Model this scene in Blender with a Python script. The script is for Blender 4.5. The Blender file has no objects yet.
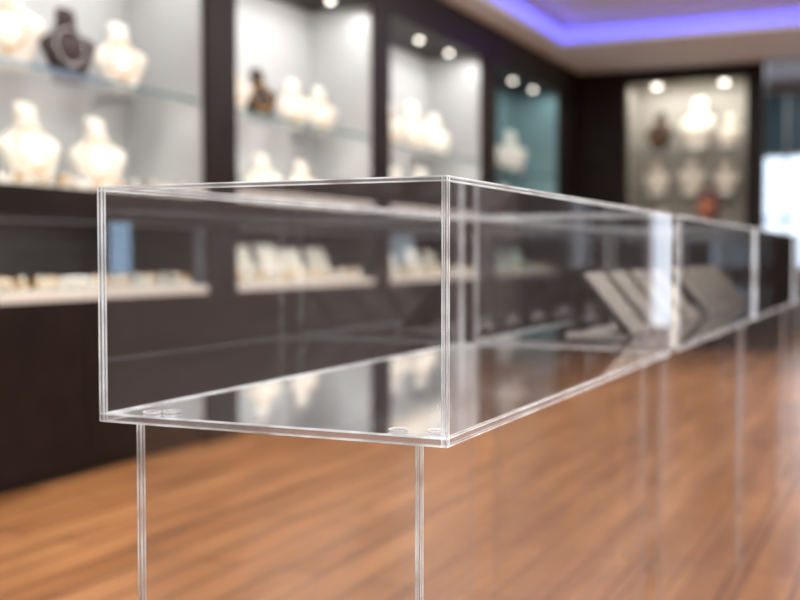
import bpy, bmesh, math, random
from mathutils import Vector, Matrix
random.seed(7)
S = bpy.context.scene
COL = S.collection
S.view_settings.view_transform = 'Standard'

# ------------------------------------------------------------------ materials
def newmat(name):
    m = bpy.data.materials.new(name); m.use_nodes = True
    nt = m.node_tree; nt.nodes.clear()
    out = nt.nodes.new('ShaderNodeOutputMaterial')
    return m, nt, out

def pbr(name, col, rough=0.5, metal=0.0, noise=0.0, nscale=8.0, emis=None, estr=0.0, spec=0.5):
    m, nt, out = newmat(name)
    b = nt.nodes.new('ShaderNodeBsdfPrincipled')
    b.inputs['Roughness'].default_value = rough
    b.inputs['Metallic'].default_value = metal
    b.inputs['Specular IOR Level'].default_value = spec
    b.inputs['Base Color'].default_value = (*col, 1)
    if noise > 0:
        tc = nt.nodes.new('ShaderNodeTexCoord')
        n = nt.nodes.new('ShaderNodeTexNoise'); n.inputs['Scale'].default_value = nscale
        n.inputs['Detail'].default_value = 5
        nt.links.new(tc.outputs['Object'], n.inputs['Vector'])
        r = nt.nodes.new('ShaderNodeValToRGB')
        r.color_ramp.elements[0].position = 0.3; r.color_ramp.elements[1].position = 0.7
        r.color_ramp.elements[0].color = (*[c*(1-noise) for c in col], 1)
        r.color_ramp.elements[1].color = (*[min(1, c*(1+noise)) for c in col], 1)
        nt.links.new(n.outputs['Fac'], r.inputs['Fac'])
        nt.links.new(r.outputs['Color'], b.inputs['Base Color'])
    if emis:
        b.inputs['Emission Color'].default_value = (*emis, 1)
        b.inputs['Emission Strength'].default_value = estr
    nt.links.new(b.outputs[0], out.inputs[0])
    return m

def thin_glass(name, tint=(0.97,0.98,0.98), ior=1.49, boost=1.7, haze=0.02, rough=0.0):
    m, nt, out = newmat(name)
    geo = nt.nodes.new('ShaderNodeNewGeometry')
    mul = nt.nodes.new('ShaderNodeMath'); mul.operation = 'MULTIPLY_ADD'
    mul.inputs[1].default_value = 1/ior - ior; mul.inputs[2].default_value = ior
    nt.links.new(geo.outputs['Backfacing'], mul.inputs[0])
    fr = nt.nodes.new('ShaderNodeFresnel'); nt.links.new(mul.outputs[0], fr.inputs['IOR'])
    bo = nt.nodes.new('ShaderNodeMath'); bo.operation = 'MULTIPLY'; bo.use_clamp = True
    bo.inputs[1].default_value = boost
    nt.links.new(fr.outputs[0], bo.inputs[0])
    tr = nt.nodes.new('ShaderNodeBsdfTransparent'); tr.inputs[0].default_value = (*tint, 1)
    gl = nt.nodes.new('ShaderNodeBsdfGlossy'); gl.inputs['Roughness'].default_value = rough
    gl.inputs[0].default_value = (0.96,0.97,1,1)
    df = nt.nodes.new('ShaderNodeBsdfDiffuse'); df.inputs[0].default_value = (0.85,0.85,0.9,1)
    m1 = nt.nodes.new('ShaderNodeMixShader'); m1.inputs[0].default_value = haze
    nt.links.new(tr.outputs[0], m1.inputs[1]); nt.links.new(df.outputs[0], m1.inputs[2])
    m2 = nt.nodes.new('ShaderNodeMixShader')
    nt.links.new(bo.outputs[0], m2.inputs[0]); nt.links.new(m1.outputs[0], m2.inputs[1]); nt.links.new(gl.outputs[0], m2.inputs[2])
    nt.links.new(m2.outputs[0], out.inputs[0])
    return m

def edge_mat(name, col, trans=0.35, glow=0.0):
    """polished acrylic edge: scatters room light; glow is added emission imitating light piped through the sheet"""
    m, nt, out = newmat(name)
    df = nt.nodes.new('ShaderNodeBsdfDiffuse'); df.inputs[0].default_value = (*col,1)
    tl = nt.nodes.new('ShaderNodeBsdfTranslucent'); tl.inputs[0].default_value = (*col,1)
    gl = nt.nodes.new('ShaderNodeBsdfGlossy'); gl.inputs['Roughness'].default_value = 0.12
    tr = nt.nodes.new('ShaderNodeBsdfTransparent')
    a = nt.nodes.new('ShaderNodeMixShader'); a.inputs[0].default_value = 0.5
    nt.links.new(df.outputs[0], a.inputs[1]); nt.links.new(tl.outputs[0], a.inputs[2])
    b = nt.nodes.new('ShaderNodeMixShader'); b.inputs[0].default_value = 0.3
    nt.links.new(a.outputs[0], b.inputs[1]); nt.links.new(gl.outputs[0], b.inputs[2])
    src = b
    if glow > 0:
        em = nt.nodes.new('ShaderNodeEmission'); em.inputs[0].default_value = (*col,1)  # extra emission in place of light carried to the edge
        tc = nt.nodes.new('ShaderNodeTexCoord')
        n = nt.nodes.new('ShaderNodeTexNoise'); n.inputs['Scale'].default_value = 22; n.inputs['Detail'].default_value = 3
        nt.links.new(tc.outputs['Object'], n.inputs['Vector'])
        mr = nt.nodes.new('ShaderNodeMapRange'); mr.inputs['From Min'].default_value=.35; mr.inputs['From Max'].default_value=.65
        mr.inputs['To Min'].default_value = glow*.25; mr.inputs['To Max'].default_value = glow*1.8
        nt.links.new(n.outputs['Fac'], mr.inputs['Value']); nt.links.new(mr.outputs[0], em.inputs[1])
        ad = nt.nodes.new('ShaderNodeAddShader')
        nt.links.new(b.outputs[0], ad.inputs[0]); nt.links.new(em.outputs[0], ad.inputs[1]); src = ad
    c = nt.nodes.new('ShaderNodeMixShader'); c.inputs[0].default_value = trans
    nt.links.new(src.outputs[0], c.inputs[1]); nt.links.new(tr.outputs[0], c.inputs[2])
    nt.links.new(c.outputs[0], out.inputs[0])
    return m

def wood_floor():
    m, nt, out = newmat('wood_floor')
    tc = nt.nodes.new('ShaderNodeTexCoord')
    mp = nt.nodes.new('ShaderNodeMapping'); mp.inputs['Rotation'].default_value = (0,0,math.radians(90))
    nt.links.new(tc.outputs['Object'], mp.inputs['Vector'])
    br = nt.nodes.new('ShaderNodeTexBrick')
    br.inputs['Scale'].default_value = 1.0
    br.inputs['Brick Width'].default_value = 1.3; br.inputs['Row Height'].default_value = 0.16
    br.inputs['Mortar Size'].default_value = 0.005
    br.inputs['Color1'].default_value = (0.35,0.150,0.056,1); br.inputs['Color2'].default_value = (0.48,0.225,0.092,1)
    br.inputs['Mortar'].default_value = (0.10,0.04,0.02,1)
    nt.links.new(mp.outputs[0], br.inputs['Vector'])
    m2 = nt.nodes.new('ShaderNodeMapping'); m2.inputs['Scale'].default_value = (6,0.8,1)
    nt.links.new(tc.outputs['Object'], m2.inputs['Vector'])
    n = nt.nodes.new('ShaderNodeTexNoise'); n.inputs['Scale'].default_value = 1.6; n.inputs['Detail'].default_value = 6
    n.inputs['Distortion'].default_value = 0.6
    nt.links.new(m2.outputs[0], n.inputs['Vector'])
    r = nt.nodes.new('ShaderNodeValToRGB')
    r.color_ramp.elements[0].position = 0.3; r.color_ramp.elements[0].color = (0.62,0.57,0.52,1)
    r.color_ramp.elements[1].position = 0.65; r.color_ramp.elements[1].color = (1.15,1.12,1.08,1)
    nt.links.new(n.outputs['Fac'], r.inputs['Fac'])
    mx = nt.nodes.new('ShaderNodeMix'); mx.data_type = 'RGBA'; mx.blend_type = 'MULTIPLY'; mx.inputs['Factor'].default_value = 0.85
    nt.links.new(br.outputs['Color'], mx.inputs['A']); nt.links.new(r.outputs['Color'], mx.inputs['B'])
    b = nt.nodes.new('ShaderNodeBsdfPrincipled'); b.inputs['Roughness'].default_value = 0.27
    nt.links.new(mx.outputs['Result'], b.inputs['Base Color'])
    bp = nt.nodes.new('ShaderNodeBump'); bp.inputs['Strength'].default_value = 0.12
    nt.links.new(n.outputs['Fac'], bp.inputs['Height']); nt.links.new(bp.outputs[0], b.inputs['Normal'])
    nt.links.new(b.outputs[0], out.inputs[0])
    return m

M = {}
M['floor'] = wood_floor()
M['dark'] = pbr('dark_wenge_wood', (0.013,0.007,0.0055), 0.5, noise=0.35, nscale=5, spec=.2)
M['darkin'] = pbr('dark_interior_panel', (0.022,0.016,0.016), 0.5, spec=.3)
M['back'] = pbr('lit_back_panel', (0.44,0.45,0.45), 0.6, noise=0.05, nscale=3)
M['cream'] = pbr('cream_back_panel', (0.38,0.36,0.32), 0.6, noise=0.04, nscale=3)
M['teal'] = pbr('teal_back_panel', (0.20,0.31,0.33), 0.5, noise=0.15, nscale=2)
M['white'] = pbr('white_deck', (0.85,0.83,0.78), 0.4)
M['ceil'] = pbr('ceiling_plaster', (0.72,0.77,0.88), 0.8, noise=0.03)
M['wall'] = pbr('wall_paint', (0.30,0.28,0.27), 0.8, noise=0.05)
M['led'] = pbr('blue_led', (0.1,0.1,0.5), 0.5, emis=(0.13,0.12,1.0), estr=2.2)
M['lamp'] = pbr('warm_lamp', (1,1,1), 0.5, emis=(1.0,0.93,0.82), estr=6.0)
M['metal'] = pbr('brushed_metal', (0.45,0.45,0.46), 0.3, metal=1)
M['bustW'] = pbr('cream_leatherette', (0.74,0.70,0.61), 0.5, noise=0.05, nscale=20)
M['bustD'] = pbr('brown_leatherette', (0.028,0.014,0.013), 0.5, noise=0.2, nscale=20, spec=.25)
M['gold'] = pbr('gold', (0.62,0.34,0.08), 0.35, metal=1)
M['silver'] = pbr('silver', (0.6,0.6,0.62), 0.2, metal=1)
M['tray'] = pbr('tray_suede', (0.90,0.87,0.80), 0.8, noise=0.05, nscale=40)
M['trayedge'] = pbr('tray_edge', (0.10,0.085,0.075), 0.6)
M['acr'] = thin_glass('clear_acrylic', (0.96,0.965,0.97), 1.49, 1.8, 0.014)
M['acrbase'] = thin_glass('clear_acrylic_base', (0.95,0.955,0.96), 1.49, 2.4, 0.04, 0.04)
M['acrleg'] = thin_glass('clear_acrylic_plinth', (0.97,0.975,0.98), 1.49, 1.4, 0.02)
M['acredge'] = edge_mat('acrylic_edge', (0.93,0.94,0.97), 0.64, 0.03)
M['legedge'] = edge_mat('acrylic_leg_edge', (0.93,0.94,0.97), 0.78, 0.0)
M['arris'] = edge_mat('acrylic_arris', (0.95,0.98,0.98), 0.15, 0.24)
M['glass'] = thin_glass('showcase_glass', (0.96,0.98,0.97), 1.5, 1.3, 0.0)
M['shelfedge'] = edge_mat('glass_shelf_edge', (0.20,0.42,0.39), 0.1)
M['winlight'] = pbr('daylight_glazing', (0.7,0.8,0.9), 0.3, emis=(0.70,0.85,1.0), estr=1.5)
M['reflglow'] = pbr('added_reflection_glow', (0.7,0.8,0.9), 0.3, emis=(0.75,0.87,1.0), estr=0.95)  # glow of the unseen panel added on the far wall
M['streakglow'] = pbr('added_streak_glow', (0.7,0.8,0.9), 0.3, emis=(0.45,0.72,1.0), estr=5)  # strong blue glow for the small panel added behind the camera
M['darkteal'] = pbr('dark_teal_panel', (0.02,0.035,0.045), 0.4, emis=(0.1,0.25,0.32), estr=0.06)
M['skin'] = pbr('skin', (0.30,0.11,0.06), 0.5)
M['hair'] = pbr('auburn_hair', (0.05,0.014,0.009), 0.6)
M['cloth'] = pbr('dark_clothing', (0.02,0.02,0.025), 0.8)
M['lip'] = pbr('lips', (0.3,0.07,0.06), 0.5)
M['eye'] = pbr('eye', (0.03,0.02,0.02), 0.2)

# ------------------------------------------------------------------ mesh builder
class B:
    def __init__(s, name, mats):
        s.name = name; s.bm = bmesh.new(); s.mats = mats
    def mi(s, k): return s.mats.index(k)
    def box(s, x0,x1,y0,y1,z0,z1, mat):
        r = bmesh.ops.create_cube(s.bm, size=1.0)
        for v in r['verts']:
            v.co = Vector((x0+(v.co.x+.5)*(x1-x0), y0+(v.co.y+.5)*(y1-y0), z0+(v.co.z+.5)*(z1-z0)))
        for f in {f for v in r['verts'] for f in v.link_faces}: f.material_index = s.mi(mat)
        return r['verts']
    def obox(s, size, mtx, mat):
        r = bmesh.ops.create_cube(s.bm, size=1.0)
        for v in r['verts']:
            v.co = mtx @ Vector((v.co.x*size[0], v.co.y*size[1], v.co.z*size[2]))
        for f in {f for v in r['verts'] for f in v.link_faces}: f.material_index = s.mi(mat)
    def quad(s, pts, mat):
        f = s.bm.faces.new([s.bm.verts.new(p) for p in pts]); f.material_index = s.mi(mat)
    def loft(s, rings, mtx, mat, n=28, p=2.2):
        prev = None; first = None
        for (z,hw,hd,cx) in rings:
            vs = []
            for i in range(n):
                a = 2*math.pi*i/n; c, q = math.cos(a), math.sin(a)
                e = 2/p
                x = cx + hd*math.copysign(abs(c)**e, c); y = hw*math.copysign(abs(q)**e, q)
                vs.append(s.bm.verts.new(mtx @ Vector((x,y,z))))
            if prev:
                for i in range(n):
                    f = s.bm.faces.new([prev[i], prev[(i+1)%n], vs[(i+1)%n], vs[i]]); f.material_index = s.mi(mat); f.smooth = True
            else: first = vs
            prev = vs
        f = s.bm.faces.new(list(reversed(first))); f.material_index = s.mi(mat)
        f = s.bm.faces.new(prev); f.material_index = s.mi(mat)
    def ball(s, co, r, mat, sub=1, sc=(1,1,1)):
        k = bmesh.ops.create_icosphere(s.bm, subdivisions=sub, radius=r)
        for v in k['verts']: v.co = Vector((v.co.x*sc[0],v.co.y*sc[1],v.co.z*sc[2])) + Vector(co)
        for f in {f for v in k['verts'] for f in v.link_faces}: f.material_index = s.mi(mat); f.smooth = True
    def cyl(s, co, r, h, mat, n=24, axis=None):
        mt = Matrix.Translation(co) @ (axis if axis else Matrix.Identity(4))
        k = bmesh.ops.create_cone(s.bm, cap_ends=True, segments=n, radius1=r, radius2=r, depth=h, matrix=mt)
        for f in {f for v in k['verts'] for f in v.link_faces}: f.material_index = s.mi(mat)
    def torus(s, mtx, R, r, mat, n=16, m=6):
        g = []
        for i in range(n):
            a = 2*math.pi*i/n; row = []
            for j in range(m):
                b = 2*math.pi*j/m
                row.append(s.bm.verts.new(mtx @ Vector(((R+r*math.cos(b))*math.cos(a),(R+r*math.cos(b))*math.sin(a),r*math.sin(b)))))
            g.append(row)
        for i in range(n):
            for j in range(m):
                f = s.bm.faces.new([g[i][j], g[(i+1)%n][j], g[(i+1)%n][(j+1)%m], g[i][(j+1)%m]]); f.material_index = s.mi(mat); f.smooth = True
    def done(s, parent=None, recalc=False):
        me = bpy.data.meshes.new(s.name)
        if recalc: bmesh.ops.recalc_face_normals(s.bm, faces=s.bm.faces)
        s.bm.to_mesh(me); s.bm.free()
        for k in s.mats: me.materials.append(M[k])
        o = bpy.data.objects.new(s.name, me); COL.objects.link(o)
        if parent: o.parent = parent
        return o

def simple(name, mat, *boxes):
    b = B(name, [mat])
    for x in boxes: b.box(*x, mat)
    return b.done()

T = Matrix.Translation
def R(a, ax): return Matrix.Rotation(math.radians(a), 4, ax)

# ------------------------------------------------------------------ room shell
XL, XR, YB, YF, YE = -4.2, 3.4, -3.5, 13.0, 16.5
simple('floor', 'floor', (XL-.1, XR+.1, YB-.1, YE+.1, -0.1, 0.0))
simple('ceiling', 'ceil', (XL-.1, XR+.1, YB-.1, YE+.1, 3.45, 3.55))
sof = B('trim_ceiling_soffit', ['ceil','led'])
ix0, ix1, iy0, iy1 = -3.28, 2.5, -2.6, 11.2
sof.box(XL, ix0, YB, YF, 3.2, 3.45, 'ceil')
sof.box(ix1, XR, YB, YF, 3.2, 3.45, 'ceil')
sof.box(ix0, ix1, iy1, YF, 3.2, 3.45, 'ceil')
sof.box(ix0, ix1, YB, iy0, 3.2, 3.45, 'ceil')
e=.012
sof.box(ix0, ix0+e, iy0, iy1, 3.25, 3.36, 'led')
sof.box(ix0, ix1, iy1-e, iy1, 3.25, 3.36, 'led')
sof.box(ix1-e, ix1, iy0, iy1, 3.25, 3.36, 'led')
sof.done()
simple('wall_left', 'wall', (XL-.1, XL, YB, YE, 0, 3.45))
simple('wall_right', 'wall', (XR, XR+.1, YB, YE, 0, 3.45))
simple('wall_back', 'wall', (XL, XR, YB-.1, YB, 0, 3.45))
w2 = B('added_streak_panel', ['streakglow','metal'])  # unseen glow panel added for the bluish streak reflected in the front sheet
w2.box(XL+.002, XL+.02, -3.05, -2.85, .95, 1.25, 'streakglow')
for y in (-3.09,-2.85): w2.box(XL+.001, XL+.04, y, y+.04, .91, 1.29, 'metal')
w2.box(XL+.001, XL+.04, -3.09, -2.81, 1.25, 1.29, 'metal'); w2.box(XL+.001, XL+.04, -3.09, -2.81, .91, .95, 'metal')
w2.done()

fw = B('wall_front', ['dark','wall'])
fy0, fy1 = YF, YF+.15
fw.box(XL, -3.04, fy0, fy1, 0, 3.2, 'dark')
fw.box(-3.04, -1.69, fy0, fy1, 3.05, 3.2, 'dark')
fw.box(-3.04, -1.69, fy0, fy1, 0, 1.22, 'dark')
fw.box(-1.69, -1.50, fy0, fy1, 0, 3.2, 'dark')
fw.box(0.2, XR, fy0, fy1, 0, 3.2, 'dark')
fw.box(XL, XR, fy0, fy1, 3.2, 3.45, 'dark')
fw.done()
dr = B('added_reflection_panel', ['reflglow','metal'])  # unseen glowing panel, added so the case side shows a white reflection
dr.box(1.55,1.78, YF-.03, YF-.01, .25, 2.3, 'reflglow')
for x in (1.48,1.78): dr.box(x,x+.07,YF-.05,YF-.001,0,2.37,'metal')
dr.box(1.48,1.85,YF-.05,YF-.001,2.3,2.37,'metal'); dr.box(1.55,1.78,YF-.05,YF-.001,0,.25,'metal')
dr.done()
ew = B('wall_end', ['wall'])
ew.box(XL, XR, YE, YE+.1, 0, 0.9, 'wall'); ew.box(XL, XR, YE, YE+.1, 3.3, 3.45, 'wall')
ew.box(XL, -2.4, YE, YE+.1, 0.9, 3.3, 'wall'); ew.box(0.8, XR, YE, YE+.1, 0.9, 3.3, 'wall')
ew.done()
wn = B('window_1', ['winlight','darkteal','metal'])
wn.box(-2.4, 0.8, YE+.04, YE+.06, 0.9, 2.45, 'winlight')
wn.box(-2.4, 0.8, YE+.02, YE+.06, 2.45, 3.3, 'darkteal')
for x in (-2.4,-1.62,-1.0,-.3,.76): wn.box(x, x+.04, YE, YE+.06, 0.9, 3.3, 'metal')
for z in (1.55, 2.43): wn.box(-2.4,.8,YE,YE+.06,z,z+.04,'metal')
wn.done()

# ------------------------------------------------------------------ wall display cabinets
FX = -3.60; BX = -4.16
def cabinet(y0, y1, p0, p1, back, ledcol=(1,0.97,0.92), e_up=16, e_lo=5):
    b = B('jewelry_wall_cabinet', ['dark','darkin','white','metal',back,'glass','shelfedge','lamp'])
    b.box(BX, FX, p0, y0, 0, 3.2, 'dark'); b.box(BX, FX, y1, p1, 0, 3.2, 'dark')
    b.box(BX, FX, y0, y1, 2.88, 3.2, 'dark')
    b.box(BX, FX, y0, y1, 1.24, 1.36, 'dark')
    b.box(BX+.02, FX-.01, y0, y1, 1.36, 1.38, 'white')
    b.box(FX-.01, FX, y0, y1, 1.36, 1.38, 'dark')
    b.box(BX, FX, y0, y1, 0.06, 0.85, 'dark')
    b.box(BX, FX-.05, y0, y1, 0, 0.06, 'darkin')
    b.box(BX+.02, FX, y0, y1, 0.85, 0.89, 'white')
    b.box(BX, BX+.02, y0, y1, 0.89, 1.24, 'darkin')
    b.box(BX, BX+.02, y0, y1, 1.36, 2.88, back)
    b.box(BX+.02, FX-.03, y0, y0+.015, 1.38, 2.88, back); b.box(BX+.02, FX-.03, y1-.015, y1, 1.38, 2.88, back)
    ym = (y0+y1)/2
    b.box(FX, FX+.004, ym-.003, ym+.003, 0.08, 0.84, 'darkin')
    b.box(FX-.01, FX+.006, y0, y1, 1.213, 1.222, 'metal')
    b.quad([(FX-.015,y0,.89),(FX-.015,y1,.89),(FX-.015,y1,1.215),(FX-.015,y0,1.215)], 'glass')
    for z in (1.93,):
        b.quad([(BX+.03,y0+.02,z),(FX-.06,y0+.02,z),(FX-.06,y1-.02,z),(BX+.03,y1-.02,z)],'glass')
        b.box(FX-.06, FX-.050, y0+.02, y1-.02, z-.014, z+.004, 'shelfedge')
        for y in (y0+.3, y1-.3): b.box(BX+.02, BX+.3, y-.012, y+.012, z-.04, z-.009, 'metal')
    k = 3
    for i in range(k):
        y = y0 + (i+.5)*(y1-y0)/k
        b.cyl((FX-.2, y, 2.872), .024, .016, 'lamp')
    ob = b.done()
    def al(nm, x, z, en, sx, tilt):
        L = bpy.data.lights.new(nm, 'AREA'); L.shape = 'RECTANGLE'; L.size = sx; L.size_y = (y1-y0)*.9
        L.energy = en; L.color = ledcol
        lo = bpy.data.objects.new(nm, L); COL.objects.link(lo); lo.location = (x, ym, z); lo.parent = ob
        lo.rotation_euler = (0, math.radians(tilt), 0)
    al('showcase_lamp', FX-.06, 2.84, e_up, .08, 18)
    al('shelf_lamp', FX-.07, 1.910, e_up*.2, .03, 22)
    al('counter_lamp', FX-.06, 1.22, e_lo, .05, 15)
    return ob

ops = [(0.95,2.95),(3.25,5.29),(5.60,7.45),(7.73,9.73),(10.13,12.2)]
ext = [0.65, 3.10, 5.445, 7.59, 9.93, 12.95]
backs = ['back','back','back','back','teal']
for i,(a,c) in enumerate(ops):
    cabinet(a, c, ext[i]+.001, ext[i+1]-.001, backs[i], e_up=(15.5 if i<4 else 6), ledcol=(1,0.985,0.96) if i<4 else (0.75,0.97,1.0), e_lo=6)

fc = B('wall_niche_showcase', ['cream','dark','glass','shelfedge','lamp','metal'])
a0,a1 = -3.04,-1.69; yb = YF+.6
fc.box(a0, a1, yb, yb+.02, 1.22, 3.05, 'cream')
fc.box(a0-.02, a0, YF+.15, yb+.02, 1.2, 3.07, 'cream'); fc.box(a1, a1+.02, YF+.15, yb+.02, 1.2, 3.07, 'cream')
fc.box(a0, a1, YF+.15, yb+.02, 1.2, 1.22, 'cream'); fc.box(a0, a1, YF+.15, yb+.02, 3.05, 3.07, 'cream')
for z in (1.75, 2.28):
    fc.quad([(a0,YF+.17,z),(a1,YF+.17,z),(a1,yb,z),(a0,yb,z)],'glass')
    fc.box(a0, a1, YF+.16, YF+.17, z-.010, z+.004, 'shelfedge')
for x in (-2.75,-1.98): fc.cyl((x,YF+.32,3.04), .045,.02,'lamp')
fo = fc.done()
L = bpy.data.lights.new('niche_lamp','AREA'); L.shape='RECTANGLE'; L.size=1.2; L.size_y=.1; L.energy=13; L.color=(1,.97,.90)
lo = bpy.data.objects.new('niche_lamp', L); COL.objects.link(lo); lo.location=((a0+a1)/2, YF+.18, 3.02); lo.parent=fo
lo.rotation_euler=(math.radians(15),0,0)

# ------------------------------------------------------------------ busts
def bust(x, y, z, h=.33, rot=0, mat='bustW', chain='gold', wide=1.0):
    """neck-form: tapering bib, broad shoulders, leaning neck cut at a slant"""
    b = B('necklace_bust', [mat, chain])
    rings = [(0,.25,.19,.0),(.02,.265,.20,0),(.05,.26,.17,.005),(.20,.31,.155,.01),(.36,.39,.145,-.005),(.47,.455,.13,-.03),
             (.545,.475,.115,-.05),(.60,.44,.105,-.07),(.645,.34,.10,-.085),(.69,.245,.10,-.095),(.74,.19,.098,-.10),(.82,.165,.095,-.11),(.92,.16,.095,-.12),(.98,.16,.09,-.125),(1.0,.14,.075,-.125)]
    rings = [(q*h, w*h*wide, d*h, c*h) for q,w,d,c in rings]
    b.loft(rings, Matrix.Identity(4), mat, 32, 2.3)
    for v in b.bm.verts:
        if v.co.z > .85*h: v.co.z -= (v.co.x+.125*h)*.9*((v.co.z/h-.85)/.15)
    n = 38
    for i in range(n):
        a = 2*math.pi*i/n
        zz = .50 + (.24 if math.cos(a) > 0 else .27)*math.cos(a)
        yy = .20*math.sin(a)
        cx = 0.0
        for (q,w,d,c),(q2,w2,d2,c2) in zip(rings[:-1], rings[1:]):
            if q <= zz*h <= q2:
                t = (zz*h-q)/(q2-q); W = w+(w2-w)*t; D = d+(d2-d)*t; C = c+(c2-c)*t
                u = min(.98, abs(yy*h)/W); cx = C + D*math.sqrt(1-u*u)
        b.ball((cx+.003, yy*h, zz*h), .0065 if i%5 else .010, chain, 1)
    b.ball((.155*h+.01, 0, .21*h), .015, chain, 1, (.6,1,1.3))
    o = b.done(); o.location = (x,y,z); o.rotation_euler = (0,0,math.radians(rot))
    return o

SH = 1.935; LO = 1.381; BXX = -3.91
for (y,h,m,c) in [(1.5,.38,'bustW','gold'),(2.1,.38,'bustD','silver'),(3.62,.36,'bustW','gold'),(4.10,.42,'bustW','gold'),(4.52,.37,'bustD','silver'),(4.93,.37,'bustW','gold'),
                  (6.02,.34,'bustW','gold'),(6.36,.34,'bustD','gold'),(6.80,.33,'bustW','gold'),(7.2,.33,'bustW','gold'),
                  (8.35,.38,'bustW','gold'),(8.87,.42,'bustW','gold'),(9.38,.38,'bustW','silver'),
                  (10.9,.40,'bustW','silver'),(11.5,.44,'bustW','silver')]:
    bust(BXX, y, SH, h, -30+random.uniform(-14,14), m, c, .86)
for (y,h,m,c) in [(1.7,.38,'bustW','gold'),(3.70,.36,'bustW','gold'),(4.24,.41,'bustW','gold'),(4.74,.39,'bustW','gold'),
                  (6.4,.34,'bustW','gold'),(6.95,.34,'bustW','gold'),
                  (8.5,.38,'bustW','gold'),(9.1,.42,'bustW','gold'),(11.3,.40,'bustW','silver')]:
    bust(BXX, y, LO, h, -30+random.uniform(-14,14), m, c, .86)
for (x,z,h,m) in [(-2.72,2.285,.44,'bustD'),(-2.28,2.285,.58,'bustW'),(-1.92,2.285,.38,'bustW'),(-2.75,1.755,.40,'bustW'),(-2.35,1.755,.44,'bustW'),(-1.95,1.755,.40,'bustW'),
                  (-2.7,1.225,.38,'bustW'),(-2.2,1.225,.38,'bustW')]:
    bust(x, YF+.35, z, h, -90+random.uniform(-8,8), m, 'gold', .78)

# ------------------------------------------------------------------ small jewelry sets : one object per display
def jewel_set(x, y0, y1, z, n, name='jewelry_tray', kinds=('pad','ring','cuff')):
    b = B(name, ['bustW','gold','silver','tray'])
    for i in range(n):
        y = y0 + (i+.5)*(y1-y0)/n + random.uniform(-.015,.015)
        k = random.choice(kinds); ch = random.choice(['gold','gold','gold','silver'])
        w = min(.055,(y1-y0)/n*.40)
        if k == 'pad':
            b.obox((.07, w*2, .012), T((x,y,z+.035)) @ R(35,'Y'), 'bustW')
            b.obox((.015, w*1.6, .05), T((x-.026,y,z+.026)), 'bustW')
            b.box(x-.04,x+.04,y-w,y+w,z,z+.01,'tray')
            for j in range(2): b.torus(T((x+.005, y+(j-.5)*w*.9, z+.05)) @ R(35,'Y'), .017,.006,ch)
        elif k == 'ring':
            b.loft([(0,.03,.03,0),(.01,.028,.028,0),(.02,.013,.013,0),(.07,.009,.009,0),(.075,.004,.004,0)], T((x+.02,y,z)), 'bustW', 14, 2)
            b.torus(T((x+.02,y,z+.035)), .016,.006, ch); b.ball((x+.033,y,z+.037),.010,ch)
            b.torus(T((x-.025,y+w*.6,z+.036)) @ R(80,'X'), .028,.007, ch)
        else:
            b.box(x-.04,x+.04,y-w,y+w,z,z+.012,'bustW')
            b.cyl((x,y,z+.038), .024, w*1.7, 'bustW', 18, R(90,'X'))
            b.torus(T((x,y,z+.038)) @ R(90,'X'), .027,.007, ch)
    return b.done()

for (a,c) in ops:
    jewel_set(-3.68, a+.08, c-.08, LO+.001, 14)
    jewel_set(-3.68, a+.08, c-.08, .892, 18, kinds=('ring','ring','cuff','pad'))

def neck_stand(x,y,z,w=.16,h=.2,rot=0):
    b = B('necklace_stand', ['bustW','gold'])
    b.obox((.014, w, h*1.05), T((0,0,h*.5)) @ R(-24,'Y'), 'bustW')
    b.box(-.01,.09,-w/2,w/2,0,.012,'bustW')
    b.obox((.01, w*.4, h*.95), T((-.075,0,h*.46)) @ R(12,'Y'), 'bustW')
    for i in range(18):
        t = math.pi*(i/17); yy = -w*.3*math.cos(t); zz = h*.8 - h*.45*math.sin(t)
        b.ball(((.5*h-zz)*math.tan(math.radians(24))+.012, yy, zz), .005, 'gold')
    o = b.done(); o.location=(x,y,z+.004); o.rotation_euler=(0,0,math.radians(rot)); return o
for y in (5.85,6.17,6.5,6.8,7.18, 8.0,8.38,8.9,9.3, 10.6,11.2,11.7):
    neck_stand(-3.93, y, .892, random.uniform(.2,.26), random.uniform(.2,.26), random.uniform(-15,5))

# ------------------------------------------------------------------ acrylic display cases
ZB, ZT = 0.850, 1.150
t = .006
CX0, CX1 = -.944, -.464
def edgebars(b, x0,x1,y0,y1,z0,z1, t, zb=None, top=True, bottom=True, mat='acredge', arris=True):
    a = .0011
    def bar(X0,X1,Y0,Y1,Z0,Z1,ax,ar):
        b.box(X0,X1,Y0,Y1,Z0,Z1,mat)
        if not ar: return
        c = [(X0,X1),(Y0,Y1),(Z0,Z1)]
        others = [i for i in range(3) if i != ax]
        for s0 in (0,1):
            for s1 in (0,1):
                r = [None]*3; r[ax] = c[ax]
                for o_, s_ in zip(others,(s0,s1)):
                    v = c[o_][s_]; r[o_] = (v-a*.55, v+a*.55)
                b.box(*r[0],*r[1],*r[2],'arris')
    for X in ((x0,x0+t),(x1-t,x1)):
        for k,Y in enumerate(((y0,y0+t),(y1-t,y1))):
            bar(*X,*Y,z0,z1,2, arris is True or (arris=='front' and k==0))
    zs = []
    if bottom: zs.append((z0,z0+(zb or t)))
    if top: zs.append((z1-t*.8,z1))
    for Z in zs:
        for X in ((x0,x0+t),(x1-t,x1)): bar(*X,y0,y1,*Z,1, arris is True)
        for Y in ((y0,y0+t),(y1-t,y1)): bar(x0,x1,*Y,*Z,0, arris is True)

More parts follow.
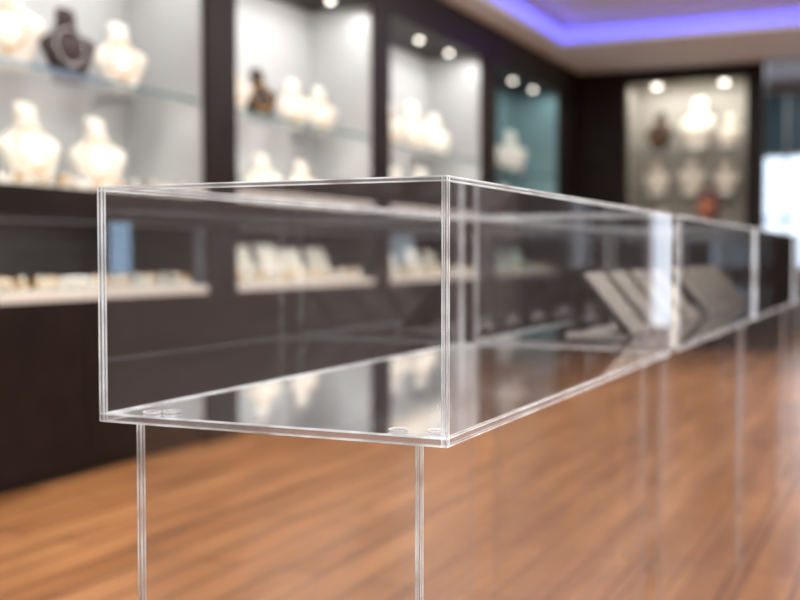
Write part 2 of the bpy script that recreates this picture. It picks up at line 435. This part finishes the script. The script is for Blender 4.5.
def sheets(b,x0,x1,y0,y1,z0,z1,mat,top,bottom,bmat=None):
    b.quad([(x0,y0,z0),(x1,y0,z0),(x1,y0,z1),(x0,y0,z1)],mat)
    b.quad([(x1,y1,z0),(x0,y1,z0),(x0,y1,z1),(x1,y1,z1)],mat)
    b.quad([(x0,y1,z0),(x0,y0,z0),(x0,y0,z1),(x0,y1,z1)],mat)
    b.quad([(x1,y0,z0),(x1,y1,z0),(x1,y1,z1),(x1,y0,z1)],mat)
    if top: b.quad([(x0,y0,z1),(x1,y0,z1),(x1,y1,z1),(x0,y1,z1)],mat)
    if bottom is not None:
        z = bottom
        b.quad([(x0,y0,z),(x1,y0,z),(x1,y1,z),(x0,y1,z)],bmat)

starts = [1.143, 2.50, 3.857, 5.214, 6.571]
LEN = 1.267
for i,y0 in enumerate(starts):
    y1 = y0+LEN
    b = B('acrylic_display_case', ['acr','acredge','arris','acrbase'])
    sheets(b, CX0,CX1,y0,y1,ZB,ZT,'acr',True, ZB+.008,'acrbase')
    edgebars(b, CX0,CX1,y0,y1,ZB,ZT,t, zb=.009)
    for (dx,dy) in [(.055,.035),(.075,.05),(.405,.035),(.45,.045),(.05,LEN-.05),(.43,LEN-.05)]:
        z = ZB+.0085
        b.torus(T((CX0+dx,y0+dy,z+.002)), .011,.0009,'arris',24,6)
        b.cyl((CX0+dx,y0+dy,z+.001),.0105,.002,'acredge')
    b.done()
    p = B('acrylic_pedestal', ['acrleg','acredge','arris','legedge'])
    px0,px1,py0,py1 = CX0+.043, CX1-.04, y0+.02, y1-.05
    sheets(p, px0,px1,py0,py1,0.0,ZB-.0012,'acrleg',False,None)
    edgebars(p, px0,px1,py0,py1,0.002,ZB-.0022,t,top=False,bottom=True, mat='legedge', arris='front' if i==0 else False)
    p.done()

def ramp(x,y,z,w=.19,h=.15,lean=42):
    b = B('jewelry_ramp_stand', ['tray','trayedge','gold','silver'])
    m = R(-lean,'Y')
    sl = h/math.cos(math.radians(lean))
    base = Vector((.075,0,.006))
    mt = T(base) @ m @ T((0,0,sl/2))
    b.obox((.014,w,sl), mt, 'trayedge')
    b.obox((.012,w-.014,sl-.014), mt @ T((.006,0,0)), 'tray')
    b.box(-.085,.085,-w/2,w/2,0,.006,'tray')
    b.box(.075,.09,-w/2,w/2,0,.018,'tray')
    b.box(-.085,-.075,-w*.3,w*.3,.0,h-.025,'trayedge')
    for j in range(3):
        for i in range(11):
            b.ball(mt @ Vector((.014, (j-1)*w*.27, -sl*.38+i*sl*.076)), .0035, 'gold' if j!=1 else 'silver')
    o = b.done(); o.location=(x,y,z); return o
zf = ZB+.0085
for y in (2.86,3.11,3.36,3.61): ramp(-.71,y,zf,.195,.15,40)
for y in (4.00,4.25,4.50,4.75): ramp(-.71,y,zf,.195,.15,40)

# ------------------------------------------------------------------ person
def person(x,y,rot):
    root = bpy.data.objects.new('standing_person', None); COL.objects.link(root)
    root.location=(x,y,0); root.rotation_euler=(0,0,math.radians(rot))
    def skin(name, V, E, rad, mat, rootidx=0, sub=2):
        me = bpy.data.meshes.new(name); me.from_pydata(V,E,[]); me.materials.append(M[mat])
        o = bpy.data.objects.new(name, me); COL.objects.link(o); o.parent = root
        sm = o.modifiers.new('Skin','SKIN'); sm.use_smooth_shade = True
        for i,r in enumerate(rad):
            me.skin_vertices[0].data[i].radius = r if isinstance(r,tuple) else (r,r)
        me.skin_vertices[0].data[rootidx].use_root = True
        ss = o.modifiers.new('Sub','SUBSURF'); ss.levels = sub; ss.render_levels = sub
        return o
    V=[(0,0,.92),(0,-.01,1.08),(0,-.01,1.22),(0,0,1.33),(0,.0,1.40),
       (.09,0,.86),(.10,-.01,.48),(.10,.02,.10),(.10,-.12,.05),
       (-.09,0,.86),(-.10,-.01,.48),(-.10,.02,.10),(-.10,-.12,.05),
       (.165,0,1.33),(.21,0,1.08),(.20,-.08,.87),
       (-.165,0,1.33),(-.21,0,1.08),(-.20,-.08,.87)]
    E=[(0,1),(1,2),(2,3),(3,4),(0,5),(5,6),(6,7),(7,8),(0,9),(9,10),(10,11),(11,12),(3,13),(13,14),(14,15),(3,16),(16,17),(17,18)]
    rad=[(.14,.10),(.125,.09),(.14,.10),(.10,.08),.055,.085,.06,.042,.038,.085,.06,.042,.038,.052,.042,.032,.052,.042,.032]
    skin('clothed_body',V,E,rad,'cloth')
    b = B('head', ['skin','hair','lip','eye'])
    b.loft([(1.37,.052,.05,0),(1.43,.048,.05,0),(1.455,.05,.055,-.005)], R(-90,'Z'), 'skin', 20, 2)
    hd = [(1.425,.02,.02,.05),(1.435,.038,.045,.035),(1.46,.055,.072,.015),(1.50,.067,.09,.002),(1.54,.074,.097,-.002),(1.58,.073,.096,-.006),(1.61,.062,.082,-.01),(1.635,.035,.05,-.012),(1.642,.01,.02,-.012)]
    b.loft(hd, R(-90,'Z'), 'skin', 24, 2)
    b.ball((0,-.10,1.515),.014,'skin',2,(.8,1.2,1.5))
    b.ball((.075,.01,1.53),.018,'skin',2,(.5,1,1.7)); b.ball((-.075,.01,1.53),.018,'skin',2,(.5,1,1.7))
    for s in (-1,1): b.ball((s*.03,-.09,1.54),.011,'eye',2,(1.3,.6,.8))
    b.ball((0,-.088,1.478),.018,'lip',2,(1.2,.5,.4))
    b.ball((0,.012,1.60),.100,'hair',3,(.95,1.1,.80)); b.ball((0,.045,1.49),.10,'hair',3,(1.0,.7,1.3))
    b.done(parent=root)
    for s in (-1,1):
        wx,wy,wz = s*.20,-.085,.86
        V=[(wx,wy,wz+.02),(wx,wy-.015,wz-.05)]; E=[(0,1)]; rad=[(.022,.017),(.034,.016)]
        skin('palm',V,E,rad,'skin')
        for k in range(4):
            dx=(k-1.5)*.017; ln=[.06,.07,.066,.05][k]
            V=[(wx+dx*.8,wy-.012,wz-.06),(wx+dx,wy-.025,wz-.06-ln*.55),(wx+dx,wy-.018,wz-.06-ln)]
            skin('finger_%d'%(k+1),V,[(0,1),(1,2)],[.009,.008,.007],'skin',sub=1)
        V=[(wx-s*.02,wy-.01,wz-.01),(wx-s*.045,wy-.03,wz-.045),(wx-s*.045,wy-.035,wz-.075)]
        skin('thumb',V,[(0,1),(1,2)],[.011,.009,.008],'skin',sub=1)
    return root
person(-1.72, 10.6, -35)

# ------------------------------------------------------------------ lights
def area(name, loc, sx, sy, en, col, rot=(0,0,0)):
    L = bpy.data.lights.new(name,'AREA'); L.shape='RECTANGLE'; L.size=sx; L.size_y=sy; L.energy=en; L.color=col
    o = bpy.data.objects.new(name,L); COL.objects.link(o); o.location=loc; o.rotation_euler=rot; return o
for (x,y) in [(-1.6,2.6),(-1.6,6.0),(-1.6,9.4),(1.2,1.0),(1.2,5.0),(1.2,9.0)]:
    b = B('ceiling_light', ['metal','lamp'])
    b.box(x-.33,x+.33,y-.63,y+.63,3.42,3.4495,'metal'); b.box(x-.3,x+.3,y-.6,y+.6,3.41,3.42,'lamp')
    o = b.done()
    l = area('ceiling_panel_lamp', (x,y,3.40), .6,1.2, 68, (1,.97,.92)); l.parent = o
area('vestibule_lamp', (-.8, 14.8, 3.40), 1.5,1.5, 60, (.85,.93,1))

w = bpy.data.worlds.new('World'); S.world = w; w.use_nodes = True
w.node_tree.nodes['Background'].inputs[0].default_value = (.6,.7,.8,1); w.node_tree.nodes['Background'].inputs[1].default_value = .3

# ------------------------------------------------------------------ camera
cd = bpy.data.cameras.new('camera'); cam = bpy.data.objects.new('camera', cd); COL.objects.link(cam)
cam.location = (0,0,1.063); cam.rotation_euler = (math.radians(87.7), 0, math.radians(24.5))
cd.lens = 50.4; cd.sensor_width = 36; cd.clip_start = .05
cd.dof.use_dof = True; cd.dof.focus_distance = 1.27; cd.dof.aperture_fstop = 2.8
S.camera = cam
